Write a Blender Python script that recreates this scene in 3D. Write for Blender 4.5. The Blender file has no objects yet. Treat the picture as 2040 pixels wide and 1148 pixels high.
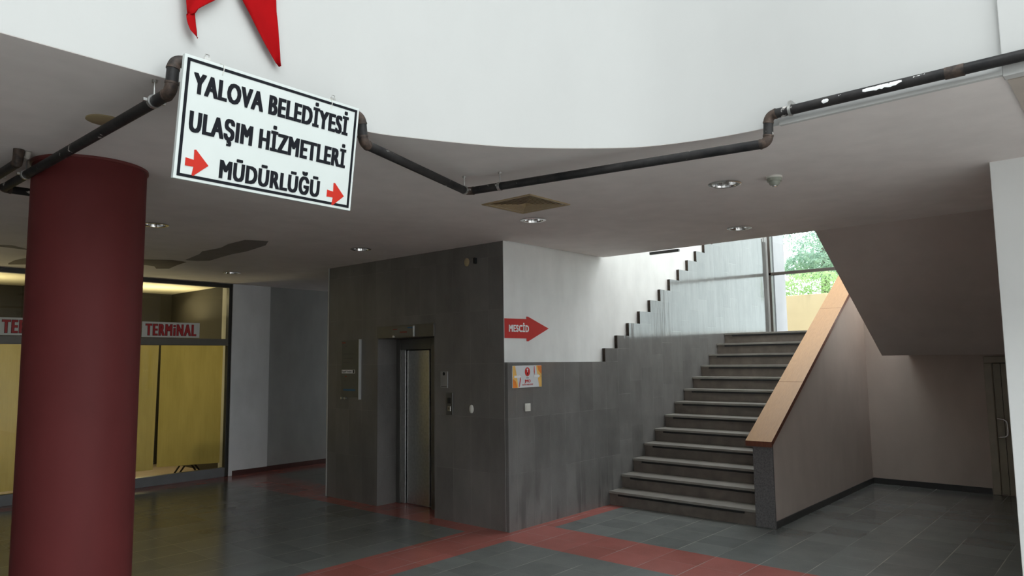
import bpy, bmesh, math, random
from mathutils import Vector, Matrix
random.seed(7)
S = bpy.context.scene
COL = S.collection
PI = math.pi

# ------------------------------------------------------------------ camera
H = 3.048            # height of the low ceiling
F_PX, YAW, PITCH, ROLL = 1426.951, 0.72462, 0.10009, -0.01250
CAM = Vector((-5.64198, -5.0705, 1.77))
fw = Vector((math.cos(YAW) * math.cos(PITCH), math.sin(YAW) * math.cos(PITCH), math.sin(PITCH)))
rt0 = Vector((math.sin(YAW), -math.cos(YAW), 0))
up0 = rt0.cross(fw)
rt = rt0 * math.cos(ROLL) + up0 * math.sin(ROLL)
up = -rt0 * math.sin(ROLL) + up0 * math.cos(ROLL)
cd = bpy.data.cameras.new('camera')
cam = bpy.data.objects.new('camera', cd)
COL.objects.link(cam)
cd.sensor_width = 36.0
cd.lens = F_PX * 36.0 / 2040.0
cd.clip_start = 0.05
M3 = Matrix((rt, up, -fw)).transposed().to_4x4()
M3.translation = CAM
cam.matrix_world = M3
S.camera = cam

# ------------------------------------------------------------------ world, sun, exposure
S.view_settings.view_transform = 'Standard'
S.view_settings.look = 'None'
S.view_settings.exposure = 0.0
S.view_settings.gamma = 1.0
S.view_settings.use_curve_mapping = False
S.cycles.use_denoising = True
S.cycles.max_bounces = 10
S.cycles.diffuse_bounces = 6
S.cycles.glossy_bounces = 4
S.cycles.transparent_max_bounces = 12
S.cycles.sample_clamp_indirect = 6.0
S.cycles.caustics_reflective = False
S.cycles.caustics_refractive = False

W = bpy.data.worlds.new('overcast_sky')
S.world = W
W.use_nodes = True
wn, wl = W.node_tree.nodes, W.node_tree.links
for n in list(wn): wn.remove(n)
wo = wn.new('ShaderNodeOutputWorld')
wb = wn.new('ShaderNodeBackground')
tc = wn.new('ShaderNodeTexCoord')
sx = wn.new('ShaderNodeSeparateXYZ')
rp = wn.new('ShaderNodeValToRGB')
rp.color_ramp.elements[0].position = 0.0
rp.color_ramp.elements[0].color = (0.93, 1.0, 1.03, 1)
rp.color_ramp.elements[1].position = 0.9
rp.color_ramp.elements[1].color = (0.95, 1.0, 1.02, 1)
wl.new(tc.outputs['Generated'], sx.inputs[0])
wl.new(sx.outputs['Z'], rp.inputs[0])
wl.new(rp.outputs[0], wb.inputs[0])
wb.inputs[1].default_value = 4.9
wl.new(wb.outputs[0], wo.inputs[0])

def light(name, kind, loc, energy, color=(1, 1, 1), size=None, rot=None):
    d = bpy.data.lights.new(name, kind)
    d.energy = energy
    d.color = color
    o = bpy.data.objects.new(name, d)
    COL.objects.link(o)
    o.location = loc
    if size:
        d.shape = 'RECTANGLE'; d.size, d.size_y = size
    if rot is not None:
        o.rotation_euler = Vector(rot).to_track_quat('-Z', 'Y').to_euler()
    return o
sun = light('sun', 'SUN', (0, 0, 20), 2.2, (1.0, 0.95, 0.86), rot=(0.42, -0.62, -0.72))
sun.data.angle = math.radians(4)
# unseen area lamps added to fill the lit shop on the left
light('shop_fill_light', 'AREA', (-0.75, 8.2, 1.3), 19, (1.0, 0.80, 0.45), size=(0.8, 0.9), rot=(0, -1, 0))  # low fill added behind the right blinds to backlight them
light('shop_fill_light', 'AREA', (-0.9, 7.2, 2.5), 20, (1.0, 0.82, 0.5), size=(1.6, 0.5), rot=(0, 0, 1))  # upward fill added to brighten the shop ceiling
light('shop_fill_light', 'AREA', (-0.9, 7.7, 2.95), 10, (1.0, 0.82, 0.5), size=(1.6, 0.3), rot=(0, -0.3, -1))
light('shop_fill_light', 'AREA', (-3.3, 8.2, 1.3), 25, (1.0, 0.80, 0.45), size=(1.8, 0.9), rot=(0, -1, 0))  # same backlight fill for the left blind
light('shop_fill_light', 'AREA', (-3.6, 7.2, 2.5), 16, (1.0, 0.82, 0.5), size=(1.8, 0.5), rot=(0, 0, 1))  # upward fill for the left part of the shop ceiling
light('shop_fill_light', 'AREA', (-3.6, 7.7, 2.95), 10, (1.0, 0.82, 0.5), size=(1.8, 0.3), rot=(0, -0.3, -1))

# ------------------------------------------------------------------ materials
def lin(r, g, b):
    f = lambda c: (c / 255 / 12.92) if c <= 10 else ((c / 255 + 0.055) / 1.055) ** 2.4
    return (f(r), f(g), f(b), 1)

class NT:
    """small helper round a node tree"""
    def __init__(s, name):
        s.m = bpy.data.materials.new(name); s.m.use_nodes = True
        s.n, s.l = s.m.node_tree.nodes, s.m.node_tree.links
        s.p = s.n['Principled BSDF']; s.out = s.n['Material Output']
        s._pos = None
    def pos(s):
        if s._pos is None:
            g = s.n.new('ShaderNodeNewGeometry'); x = s.n.new('ShaderNodeSeparateXYZ')
            s.l.new(g.outputs['Position'], x.inputs[0]); s._pos = (g.outputs['Position'], x.outputs)
        return s._pos
    def math(s, op, a, b=None, c=None, clamp=False):
        n = s.n.new('ShaderNodeMath'); n.operation = op; n.use_clamp = clamp
        for i, v in enumerate((a, b, c)):
            if v is None: continue
            if isinstance(v, (int, float)): n.inputs[i].default_value = v
            else: s.l.new(v, n.inputs[i])
        return n.outputs[0]
    def noise(s, scale, detail=4, rough=0.55, vec=None, stretch=None):
        n = s.n.new('ShaderNodeTexNoise'); n.inputs['Scale'].default_value = scale
        n.inputs['Detail'].default_value = detail; n.inputs['Roughness'].default_value = rough
        v = vec if vec is not None else s.pos()[0]
        if stretch:
            mp = s.n.new('ShaderNodeMapping'); mp.inputs['Scale'].default_value = stretch
            s.l.new(v, mp.inputs['Vector']); v = mp.outputs[0]
        s.l.new(v, n.inputs['Vector'])
        return n.outputs['Fac']
    def ramp(s, fac, stops):
        n = s.n.new('ShaderNodeValToRGB')
        el = n.color_ramp.elements
        while len(el) < len(stops): el.new(0.5)
        for e, (p, c) in zip(el, stops):
            e.position = p; e.color = c if len(c) == 4 else (*c, 1)
        s.l.new(fac, n.inputs[0]); return n.outputs[0]
    def mix(s, fac, a, b, mode='MIX'):
        n = s.n.new('ShaderNodeMix'); n.data_type = 'RGBA'; n.blend_type = mode
        for k, v in ((0, fac), (6, a), (7, b)):
            if isinstance(v, (int, float)): n.inputs[k].default_value = v
            elif isinstance(v, tuple): n.inputs[k].default_value = v
            else: s.l.new(v, n.inputs[k])
        return n.outputs[2]
    def set(s, key, v):
        if isinstance(v, (int, float, tuple)): s.p.inputs[key].default_value = v
        else: s.l.new(v, s.p.inputs[key])
    def bump(s, h, strength=0.2, dist=0.01):
        b = s.n.new('ShaderNodeBump'); b.inputs['Strength'].default_value = strength
        b.inputs['Distance'].default_value = dist
        s.l.new(h, b.inputs['Height']); s.l.new(b.outputs[0], s.p.inputs['Normal'])

def plain(name, col, rough=0.5, metal=0.0, var=0.06, scale=6.0, spec=0.5, bump=0.0):
    t = NT(name)
    n = t.noise(scale, 5)
    dk = tuple(c * (1 - var * 1.6) for c in col[:3]) + (1,)
    lt = tuple(min(1, c * (1 + var)) for c in col[:3]) + (1,)
    t.set('Base Color', t.ramp(n, [(0.3, dk), (0.7, lt)]))
    t.set('Roughness', rough); t.set('Metallic', metal); t.set('Specular IOR Level', spec)
    if bump: t.bump(t.noise(scale * 14, 3), bump, 0.004)
    return t.m

def plaster(name, col, var=0.05, rough=0.75):
    t = NT(name)
    a = t.noise(0.9, 5, 0.6); b = t.noise(5.0, 4, 0.5, stretch=(1, 1, 0.35))
    f = t.math('ADD', t.math('MULTIPLY', a, 0.6), t.math('MULTIPLY', b, 0.4))
    dk = tuple(c * (1 - var * 2) for c in col[:3]) + (1,)
    lt = tuple(min(1, c * (1 + var)) for c in col[:3]) + (1,)
    t.set('Base Color', t.ramp(f, [(0.36, dk), (0.62, lt)]))
    t.set('Roughness', rough); t.set('Specular IOR Level', 0.2)
    t.bump(t.noise(35, 3), 0.05, 0.004)
    return t.m

def stone(name, axis, u0, du, dz, skew, base, rough, spec, z0=0.0, stains=False, ior=1.5):
    """grey stone slabs: du wide, dz high, courses lifted by skew at each slab (beside the stairs)"""
    t = NT(name)
    xyz = t.pos()[1]
    u = t.math('DIVIDE', t.math('SUBTRACT', xyz[axis], u0), du)
    k = t.math('FLOOR', u); fu = t.math('FRACT', u)
    kk = t.math('MAXIMUM', k, 0.0)
    zz = t.math('DIVIDE', t.math('SUBTRACT', t.math('SUBTRACT', xyz['Z'], z0), t.math('MULTIPLY', kk, skew)), dz)
    kz = t.math('FLOOR', zz); fz = t.math('FRACT', zz)
    ju = t.math('LESS_THAN', t.math('MULTIPLY', t.math('MINIMUM', fu, t.math('SUBTRACT', 1.0, fu)), du), 0.0022)
    jz = t.math('LESS_THAN', t.math('MULTIPLY', t.math('MINIMUM', fz, t.math('SUBTRACT', 1.0, fz)), dz), 0.0022)
    j = t.math('MAXIMUM', ju, jz)
    wv = t.n.new('ShaderNodeCombineXYZ'); t.l.new(k, wv.inputs[0]); t.l.new(kz, wv.inputs[1])
    w = t.n.new('ShaderNodeTexWhiteNoise'); w.noise_dimensions = '2D'; t.l.new(wv.outputs[0], w.inputs['Vector'])
    n1 = t.noise(3.0, 6, 0.6, stretch=(1, 1, 0.5)); n2 = t.noise(160, 2, 0.5)
    f = t.math('ADD', t.math('ADD', t.math('MULTIPLY', n1, 0.55), t.math('MULTIPLY', n2, 0.33)), t.math('MULTIPLY', w.outputs['Value'], 0.12))
    dk = tuple(c * 0.72 for c in base[:3]) + (1,); lt = tuple(c * 1.28 for c in base[:3]) + (1,)
    c = t.ramp(f, [(0.32, dk), (0.68, lt)])
    jn = t.math('MULTIPLY', t.math('SUBTRACT', t.noise(2.6, 3, 0.6), 0.38), 4.0, clamp=True)
    c = t.mix(t.math('MULTIPLY', t.math('MULTIPLY', j, jn), 0.5), c, tuple(min(1, x * 1.9) for x in base[:3]) + (1,))
    if stains:
        low = t.math('MULTIPLY', t.math('SUBTRACT', 0.75, xyz['Z']), 1.6, clamp=True)
        st = t.noise(7.0, 3, 0.5, stretch=(1, 1, 0.16))
        m = t.math('MULTIPLY', t.math('MULTIPLY', t.math('SUBTRACT', st, 0.52), 9.0, clamp=True), low)
        c = t.mix(t.math('MULTIPLY', m, 0.55), c, tuple(x * 0.4 for x in base[:3]) + (1,))
    t.set('Base Color', c)
    t.set('Roughness', t.math('ADD', rough, t.math('MULTIPLY', t.noise(4, 3), 0.06)))
    t.set('Specular IOR Level', spec); t.set('IOR', ior)
    hb = t.math('ADD', t.math('MULTIPLY', t.noise(2.2, 2, stretch=(3.5, 3.5, 0.5)), 1.0), t.math('MULTIPLY', w.outputs['Value'], 0.3))
    t.bump(hb, 0.16, 0.02)
    return t.m

def floor_material():
    t = NT('polished_stone_floor'); xyz = t.pos()[1]
    X, Y = xyz['X'], xyz['Y']
    def inside(v, a, b): return t.math('MULTIPLY', t.math('GREATER_THAN', v, a), t.math('LESS_THAN', v, b))
    red = t.math('MAXIMUM', inside(X, -0.245, 0.485), inside(Y, -0.205, 0.40))
    red = t.math('MAXIMUM', red, inside(Y, 5.55, 6.0))
    def joint(v, o, d):
        fr = t.math('FRACT', t.math('DIVIDE', t.math('SUBTRACT', v, o), d))
        return t.math('LESS_THAN', t.math('MULTIPLY', t.math('MINIMUM', fr, t.math('SUBTRACT', 1.0, fr)), d), 0.0036)
    jy = joint(Y, -0.47, 0.3925); jx = joint(X, -0.245, 0.365)
    wv = t.n.new('ShaderNodeCombineXYZ')
    t.l.new(t.math('FLOOR', t.math('DIVIDE', t.math('SUBTRACT', X, -0.245), 0.365)), wv.inputs[0])
    t.l.new(t.math('FLOOR', t.math('DIVIDE', t.math('SUBTRACT', Y, -0.47), 0.3925)), wv.inputs[1])
    w = t.n.new('ShaderNodeTexWhiteNoise'); w.noise_dimensions = '2D'; t.l.new(wv.outputs[0], w.inputs['Vector'])
    f = t.math('ADD', t.math('ADD', t.math('MULTIPLY', t.noise(2.2, 6, 0.6), 0.5), t.math('MULTIPLY', t.noise(120, 2), 0.3)), t.math('MULTIPLY', w.outputs['Value'], 0.2))
    g = t.ramp(f, [(0.3, (0.115, 0.123, 0.119, 1)), (0.7, (0.195, 0.206, 0.20, 1))])
    r = t.ramp(f, [(0.3, (0.28, 0.085, 0.07, 1)), (0.7, (0.43, 0.135, 0.115, 1))])
    c = t.mix(red, g, r)
    gap = t.noise(1.7, 2); gm = t.math('MULTIPLY', t.math('SUBTRACT', gap, 0.36), 4.0, clamp=True)
    j = t.math('MULTIPLY', t.math('ADD', t.math('MULTIPLY', jy, 0.75), t.math('MULTIPLY', jx, 0.22), clamp=True), gm)
    c = t.mix(j, c, (0.42, 0.40, 0.37, 1))
    t.set('Base Color', c)
    t.set('Roughness', t.math('ADD', 0.12, t.math('MULTIPLY', t.noise(3.5, 5), 0.16)))
    t.set('Specular IOR Level', 0.5)
    t.bump(t.noise(1.4, 2), 0.03, 0.02)
    return t.m

def glass_material(name, tint=(1, 1, 1, 1), refl=1.0):
    m = bpy.data.materials.new(name); m.use_nodes = True
    n, l = m.node_tree.nodes, m.node_tree.links
    for x in list(n): n.remove(x)
    o = n.new('ShaderNodeOutputMaterial'); tr = n.new('ShaderNodeBsdfTransparent'); gl = n.new('ShaderNodeBsdfGlossy')
    fr = n.new('ShaderNodeFresnel'); mx = n.new('ShaderNodeMixShader'); mu = n.new('ShaderNodeMath')
    mu.operation = 'MULTIPLY'; mu.inputs[1].default_value = refl
    tr.inputs[0].default_value = tint; gl.inputs['Roughness'].default_value = 0.01; fr.inputs[0].default_value = 1.5
    l.new(fr.outputs[0], mu.inputs[0]); l.new(mu.outputs[0], mx.inputs[0]); l.new(tr.outputs[0], mx.inputs[1]); l.new(gl.outputs[0], mx.inputs[2])
    l.new(mx.outputs[0], o.inputs[0])
    return m

def pipe_material():
    t = NT('black_painted_pipe')
    n = t.noise(9, 5, 0.65)
    base = t.ramp(n, [(0.35, (0.012, 0.012, 0.013, 1)), (0.68, (0.035, 0.033, 0.032, 1))])
    ch = t.math('MULTIPLY', t.math('SUBTRACT', t.noise(14, 3, 0.6), 0.665), 30, clamp=True)
    t.set('Base Color', t.mix(ch, base, (0.55, 0.53, 0.5, 1)))
    t.set('Roughness', 0.5); t.set('Specular IOR Level', 0.22)
    t.bump(t.noise(30, 3), 0.1, 0.003)
    return t.m

def blind_material():
    t = NT('yellow_blind_fabric')
    for x in (t.p,): t.n.remove(x)
    n = t.noise(3, 4, 0.6, stretch=(1.2, 1.2, 0.3))
    weave = t.noise(90, 1, stretch=(1, 1, 0.02))
    f = t.math('ADD', t.math('MULTIPLY', n, 0.8), t.math('MULTIPLY', weave, 0.2))
    c = t.ramp(f, [(0.3, (0.40, 0.34, 0.13, 1)), (0.7, (0.56, 0.47, 0.20, 1))])
    d = t.n.new('ShaderNodeBsdfDiffuse'); tl = t.n.new('ShaderNodeBsdfTranslucent'); mx = t.n.new('ShaderNodeMixShader')
    mx.inputs[0].default_value = 0.55
    t.l.new(c, d.inputs[0]); t.l.new(c, tl.inputs[0]); t.l.new(d.outputs[0], mx.inputs[1]); t.l.new(tl.outputs[0], mx.inputs[2])
    t.l.new(mx.outputs[0], t.out.inputs[0])
    return t.m

def leaf_material(name, a, b, tl=0.45):
    t = NT(name); t.n.remove(t.p)
    c = t.ramp(t.noise(4, 2), [(0.35, a), (0.65, b)])
    d = t.n.new('ShaderNodeBsdfDiffuse'); q = t.n.new('ShaderNodeBsdfTranslucent'); mx = t.n.new('ShaderNodeMixShader')
    mx.inputs[0].default_value = tl
    t.l.new(c, d.inputs[0]); t.l.new(c, q.inputs[0]); t.l.new(d.outputs[0], mx.inputs[1]); t.l.new(q.outputs[0], mx.inputs[2])
    t.l.new(mx.outputs[0], t.out.inputs[0])
    return t.m

def wood_material(name, a, b, rough=0.35, axis_scale=(6, 40, 6)):
    t = NT(name)
    n = t.noise(2.0, 5, 0.6, stretch=axis_scale)
    t.set('Base Color', t.ramp(n, [(0.3, a), (0.7, b)])); t.set('Roughness', rough)
    return t.m

def stained_wall(name, col, stain):
    t = NT(name)
    base = t.ramp(t.noise(1.6, 5), [(0.3, tuple(c * 0.9 for c in col[:3]) + (1,)), (0.7, col)])
    z = t.pos()[1]['Z']
    m = t.math('MULTIPLY', t.math('SUBTRACT', t.noise(3.5, 4, stretch=(1, 1, 0.12)), 0.55), 6, clamp=True)
    m = t.math('MULTIPLY', m, t.math('MULTIPLY', t.math('SUBTRACT', z, 2.75), 2.2, clamp=True))
    t.set('Base Color', t.mix(t.math('MULTIPLY', m, 0.7), base, stain)); t.set('Roughness', 0.9)
    return t.m

MT = dict(
    floor=floor_material(),
    dark_wall=plaster('dull_grey_passage_wall', (0.33, 0.33, 0.325, 1), 0.06),  # darker grey than the wall strip beside it
    hall_wall=plaster('grey_hall_paint', (0.34, 0.34, 0.34, 1), 0.05),
    bounce_floor=plain('pale_bounce_floor', (0.66, 0.64, 0.62, 1), 0.35, var=0.1, scale=40),
    ceiling=plaster('ceiling_paint', (0.77, 0.725, 0.70, 1), 0.04),
    stain=plain('peeled_paint_patch', (0.22, 0.20, 0.19, 1), 0.8),
    stain_brown=plain('damp_brown_patch', (0.10, 0.066, 0.05, 1), 0.8, var=0.2, scale=3),
    white=plaster('white_wall_paint', (0.82, 0.83, 0.82, 1), 0.02),
    fascia=plaster('balcony_front_paint', (0.515, 0.52, 0.508, 1), 0.012),
    plaster=plaster('stair_wall_plaster', (0.82, 0.83, 0.82, 1), 0.05),
    plain_wall=plaster('off_white_plaster', (0.58, 0.50, 0.45, 1), 0.04),
    grey_wall=plaster('grey_white_plaster', (0.64, 0.64, 0.65, 1), 0.05),
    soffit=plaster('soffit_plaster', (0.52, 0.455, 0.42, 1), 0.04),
    lift_stone=stone('lift_wall_stone', 'Y', 0.27, 0.28, 0.578, 0.0, (0.142, 0.134, 0.126, 1), 0.38, 0.45),
    stair_stone=stone('stair_wall_stone', 'X', 1.82, 0.28, 0.578, 0.1655, (0.158, 0.155, 0.150, 1), 0.07, 0.5, z0=0.0, stains=True, ior=1.42),
    slab_end=plain('rough_slab_end', (0.05, 0.036, 0.026, 1), 0.9, var=0.4, scale=20),
    step=plain('stair_stone_riser', (0.150, 0.125, 0.106, 1), 0.40, var=0.16, scale=7),
    tread=plain('stair_stone_tread', (0.25, 0.235, 0.21, 1), 0.32, var=0.12, scale=7),
    pier=plain('speckled_pier_stone', (0.15, 0.145, 0.145, 1), 0.4, var=0.25, scale=70),
    black=plain('black_rubber', (0.008, 0.008, 0.008, 1), 0.7),
    base_dark=plain('dark_stone_skirting', (0.045, 0.045, 0.045, 1), 0.35),
    base_red=plain('red_stone_skirting', (0.075, 0.032, 0.029, 1), 0.35),
    wood=wood_material('varnished_handrail_wood', (0.34, 0.165, 0.048, 1), (0.41, 0.21, 0.066, 1), 0.5),
    wood_edge=wood_material('reddish_wood_edge', (0.14, 0.045, 0.025, 1), (0.19, 0.065, 0.035, 1), 0.35),
    column=plaster('dark_red_column_paint', (0.115, 0.021, 0.021, 1), 0.06, 0.6),
    column_ring=plain('dark_red_collar', (0.14, 0.03, 0.028, 1), 0.4),
    steel=plain('brushed_steel', (0.62, 0.62, 0.61, 1), 0.30, 1.0, var=0.08, scale=30),
    steel_dark=plain('dark_steel_frame', (0.16, 0.155, 0.145, 1), 0.42, 0.7),
    chrome=plain('chrome', (0.75, 0.75, 0.75, 1), 0.16, 1.0, var=0.02),
    zinc=plain('zinc_plated', (0.55, 0.55, 0.53, 1), 0.35, 0.9),
    alu_grey=plain('grey_painted_aluminium', (0.15, 0.155, 0.16, 1), 0.42),
    alu_brown=plain('brown_painted_aluminium', (0.14, 0.13, 0.11, 1), 0.4),
    frame_brown=plain('dark_brown_window_frame', (0.075, 0.062, 0.052, 1), 0.4),
    alu_light=plain('light_aluminium', (0.50, 0.51, 0.50, 1), 0.4, 0.3),
    alu_dark=plain('dark_aluminium', (0.03, 0.028, 0.026, 1), 0.4),
    pipe=pipe_material(),
    rust=plain('rusty_pipe_fitting', (0.062, 0.040, 0.029, 1), 0.65, var=0.6, scale=24, bump=0.3),
    conduit=plain('cream_plastic_conduit', (0.45, 0.42, 0.38, 1), 0.5),
    sign_white=plain('sign_board_white', (0.62, 0.665, 0.645, 1), 0.4, var=0.01, spec=0.3),
    sign_black=plain('sign_black_vinyl', (0.010, 0.011, 0.015, 1), 0.7, var=0.02, spec=0.12),
    sign_red=plain('sign_red_vinyl', (0.52, 0.03, 0.018, 1), 0.6, var=0.02, spec=0.15),
    arrow_red=plain('matt_red_vinyl', (0.55, 0.028, 0.022, 1), 0.6, var=0.03, spec=0.2),
    letter_white=plain('white_vinyl', (0.80, 0.80, 0.80, 1), 0.5, var=0.01),
    letter_red=plain('terminal_letter_red', (0.40, 0.02, 0.022, 1), 0.5, var=0.03),
    board_grey=plain('terminal_board_white', (0.62, 0.63, 0.60, 1), 0.5, var=0.03),
    orange=plain('printed_orange', (0.78, 0.22, 0.02, 1), 0.5, var=0.15),
    amber=plain('printed_amber', (0.85, 0.50, 0.12, 1), 0.5, var=0.15),
    print_grey=plain('printed_grey_white', (0.66, 0.68, 0.70, 1), 0.5, var=0.01),
    flag=plain('red_flag_cloth', (0.33, 0.005, 0.007, 1), 0.9, var=0.08, scale=5, spec=0.05),
    beige=plain('beige_diffuser_paint', (0.36, 0.27, 0.15, 1), 0.45),
    cover=plain('yellowed_cover_plate', (0.35, 0.28, 0.16, 1), 0.5),
    plastic=plain('white_plastic', (0.66, 0.65, 0.60, 1), 0.4, var=0.02),
    plastic_green=plain('greenish_white_plastic', (0.30, 0.32, 0.27, 1), 0.4, var=0.05),
    bulb=plain('frosted_bulb', (0.7, 0.7, 0.68, 1), 0.3),
    dark_hole=plain('dark_duct', (0.012, 0.012, 0.012, 1), 0.8),
    door=plain('olive_grey_door_paint', (0.38, 0.35, 0.27, 1), 0.42),
    door_frame=plain('olive_grey_frame_paint', (0.44, 0.40, 0.32, 1), 0.42),
    glass=glass_material('clear_window_glass', (0.93, 0.98, 0.97, 1), 0.7),
    shop_glass=glass_material('shop_window_glass', (0.92, 0.95, 0.90, 1), 0.8),
    acrylic=glass_material('clear_acrylic', (0.80, 0.82, 0.80, 1), 0.6),
    blind=blind_material(),
    shop_ceiling=plain('shop_ceiling_paint', (0.75, 0.70, 0.55, 1), 0.8, var=0.03),
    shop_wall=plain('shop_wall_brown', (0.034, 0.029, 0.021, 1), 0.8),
    shop_floor=plain('shop_floor_tiles', (0.42, 0.33, 0.26, 1), 0.4),
    yellow_wall=stained_wall('ochre_retaining_wall_paint', (0.55, 0.41, 0.25, 1), (0.22, 0.2, 0.12, 1)),
    fin=plaster('mauve_outer_render', (0.47, 0.43, 0.46, 1), 0.05),
    ground=plain('pale_paving', (0.45, 0.44, 0.42, 1), 0.8),
    leaf=leaf_material('tree_leaves', (0.24, 0.36, 0.30, 1), (0.42, 0.52, 0.42, 1)),
    hedge=leaf_material('hedge_leaves', (0.36, 0.50, 0.24, 1), (0.52, 0.64, 0.34, 1)),
    grass=leaf_material('grass_blades', (0.24, 0.38, 0.12, 1), (0.42, 0.52, 0.2, 1), 0.3),
    bark=plain('tree_bark', (0.10, 0.07, 0.05, 1), 0.9, var=0.3),
    print_blue=plain('printed_blue', (0.02, 0.10, 0.22, 1), 0.5),
    print_dim=plain('faded_grey_print', (0.07, 0.072, 0.07, 1), 0.5),
    print_dim_red=plain('faded_red_print', (0.20, 0.04, 0.03, 1), 0.5),
)

# ------------------------------------------------------------------ mesh helpers
def bx(bm, x0, x1, y0, y1, z0, z1, mi=0):
    v = [bm.verts.new(p) for p in ((x0, y0, z0), (x1, y0, z0), (x1, y1, z0), (x0, y1, z0), (x0, y0, z1), (x1, y0, z1), (x1, y1, z1), (x0, y1, z1))]
    for f in ((3, 2, 1, 0), (4, 5, 6, 7), (0, 1, 5, 4), (1, 2, 6, 5), (2, 3, 7, 6), (3, 0, 4, 7)):
        bm.faces.new([v[i] for i in f]).material_index = mi
    return v

def prism(bm, pts, d, mi=0):
    """closed polygon pts (3D) extruded along vector d"""
    d = Vector(d); a = [bm.verts.new(p) for p in pts]; b = [bm.verts.new(Vector(p) + d) for p in pts]
    n = len(pts)
    fs = [bm.faces.new(a), bm.faces.new(b[::-1])]
    for i in range(n):
        fs.append(bm.faces.new((a[i], b[i], b[(i + 1) % n], a[(i + 1) % n])))
    for f in fs: f.material_index = mi
    return fs

def frame_of(d):
    d = d.normalized(); a = Vector((0, 0, 1)) if abs(d.z) < 0.9 else Vector((1, 0, 0))
    u = d.cross(a).normalized(); return u, d.cross(u)

def tube(bm, pts, r, seg=16, cap=True, mi=0):
    pts = [Vector(p) for p in pts]; rings = []
    u = None
    for i, p in enumerate(pts):
        d = (pts[min(i + 1, len(pts) - 1)] - pts[max(i - 1, 0)]).normalized()
        if u is None: u, v = frame_of(d)
        else:
            u = (u - d * u.dot(d)).normalized()
        v = d.cross(u)
        rr = r[i] if isinstance(r, (list, tuple)) else r
        rings.append([bm.verts.new(p + (u * math.cos(2 * PI * k / seg) + v * math.sin(2 * PI * k / seg)) * rr) for k in range(seg)])
    for a, b in zip(rings, rings[1:]):
        for k in range(seg):
            f = bm.faces.new((a[k], a[(k + 1) % seg], b[(k + 1) % seg], b[k])); f.smooth = True; f.material_index = mi
    if cap:
        bm.faces.new(rings[0][::-1]).material_index = mi; bm.faces.new(rings[-1]).material_index = mi

def lathe(bm, prof, c=(0, 0, 0), seg=40, axis='z', mi=0, smooth=True):
    """profile of (radius, height) turned about an axis through c"""
    c = Vector(c); rings = []
    for r, h in prof:
        row = []
        for k in range(seg):
            a = 2 * PI * k / seg; q = (r * math.cos(a), r * math.sin(a))
            p = {'z': Vector((q[0], q[1], h)), 'x': Vector((h, q[0], q[1])), 'y': Vector((q[0], h, q[1]))}[axis]
            row.append(bm.verts.new(c + p))
        rings.append(row)
    for a, b in zip(rings, rings[1:]):
        for k in range(seg):
            f = bm.faces.new((a[k], a[(k + 1) % seg], b[(k + 1) % seg], b[k])); f.smooth = smooth; f.material_index = mi
    for row in (rings[0], rings[-1]):
        if prof[rings.index(row)][0] > 1e-5: bm.faces.new(row).material_index = mi

def arc(p0, corner, p1, rad, n=8):
    """points of a bend of radius rad at corner between two straight runs"""
    c = Vector(corner); a = (Vector(p0) - c).normalized(); b = (Vector(p1) - c).normalized()
    ang = a.angle(b); t = rad / math.tan(ang / 2)
    s, e = c + a * t, c + b * t
    out = []
    for i in range(n + 1):
        x = i / n
        out.append((s * (1 - x) ** 2 + c * 2 * x * (1 - x) * 0.9 + e * x ** 2 + (s + e) * x * (1 - x) * 0.1))
    return out

def obj(name, bm, mats, parent=None, bevel=0.0, seg=2, recalc=True):
    if recalc: bmesh.ops.recalc_face_normals(bm, faces=bm.faces)
    if parent is not None:
        org = parent.matrix_world.translation if parent.get('_o') is None else Vector(parent['_o'])
        if org.length: bmesh.ops.translate(bm, verts=bm.verts, vec=-org)
    me = bpy.data.meshes.new(name); bm.to_mesh(me); bm.free()
    if any(p.use_smooth for p in me.polygons): me.set_sharp_from_angle(angle=0.6)
    for m in (mats if isinstance(mats, (list, tuple)) else [mats]): me.materials.append(m)
    o = bpy.data.objects.new(name, me); COL.objects.link(o)
    if parent is not None:
        o.parent = parent
        o['_o'] = tuple(org)
    if bevel:
        b = o.modifiers.new('bevel', 'BEVEL'); b.width = bevel; b.segments = seg; b.limit_method = 'ANGLE'; b.angle_limit = 0.6
    return o

def thing(name, label, cat, loc=(0, 0, 0), group=None):
    o = bpy.data.objects.new(name, None); COL.objects.link(o); o.location = loc; o.empty_display_size = 0.1
    o['_o'] = tuple(loc); o['label'] = label; o['category'] = cat
    if group: o['group'] = group
    return o

def tag(o, label, cat, group=None, kind=None):
    o['label'] = label; o['category'] = cat
    if group: o['group'] = group
    if kind: o['kind'] = kind
    return o

def struct(name, bm, mats, bevel=0.0, parent=None):
    o = obj(name, bm, mats, parent, bevel)
    if parent is None: o['kind'] = 'structure'
    return o

def new(): return bmesh.new()

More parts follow.
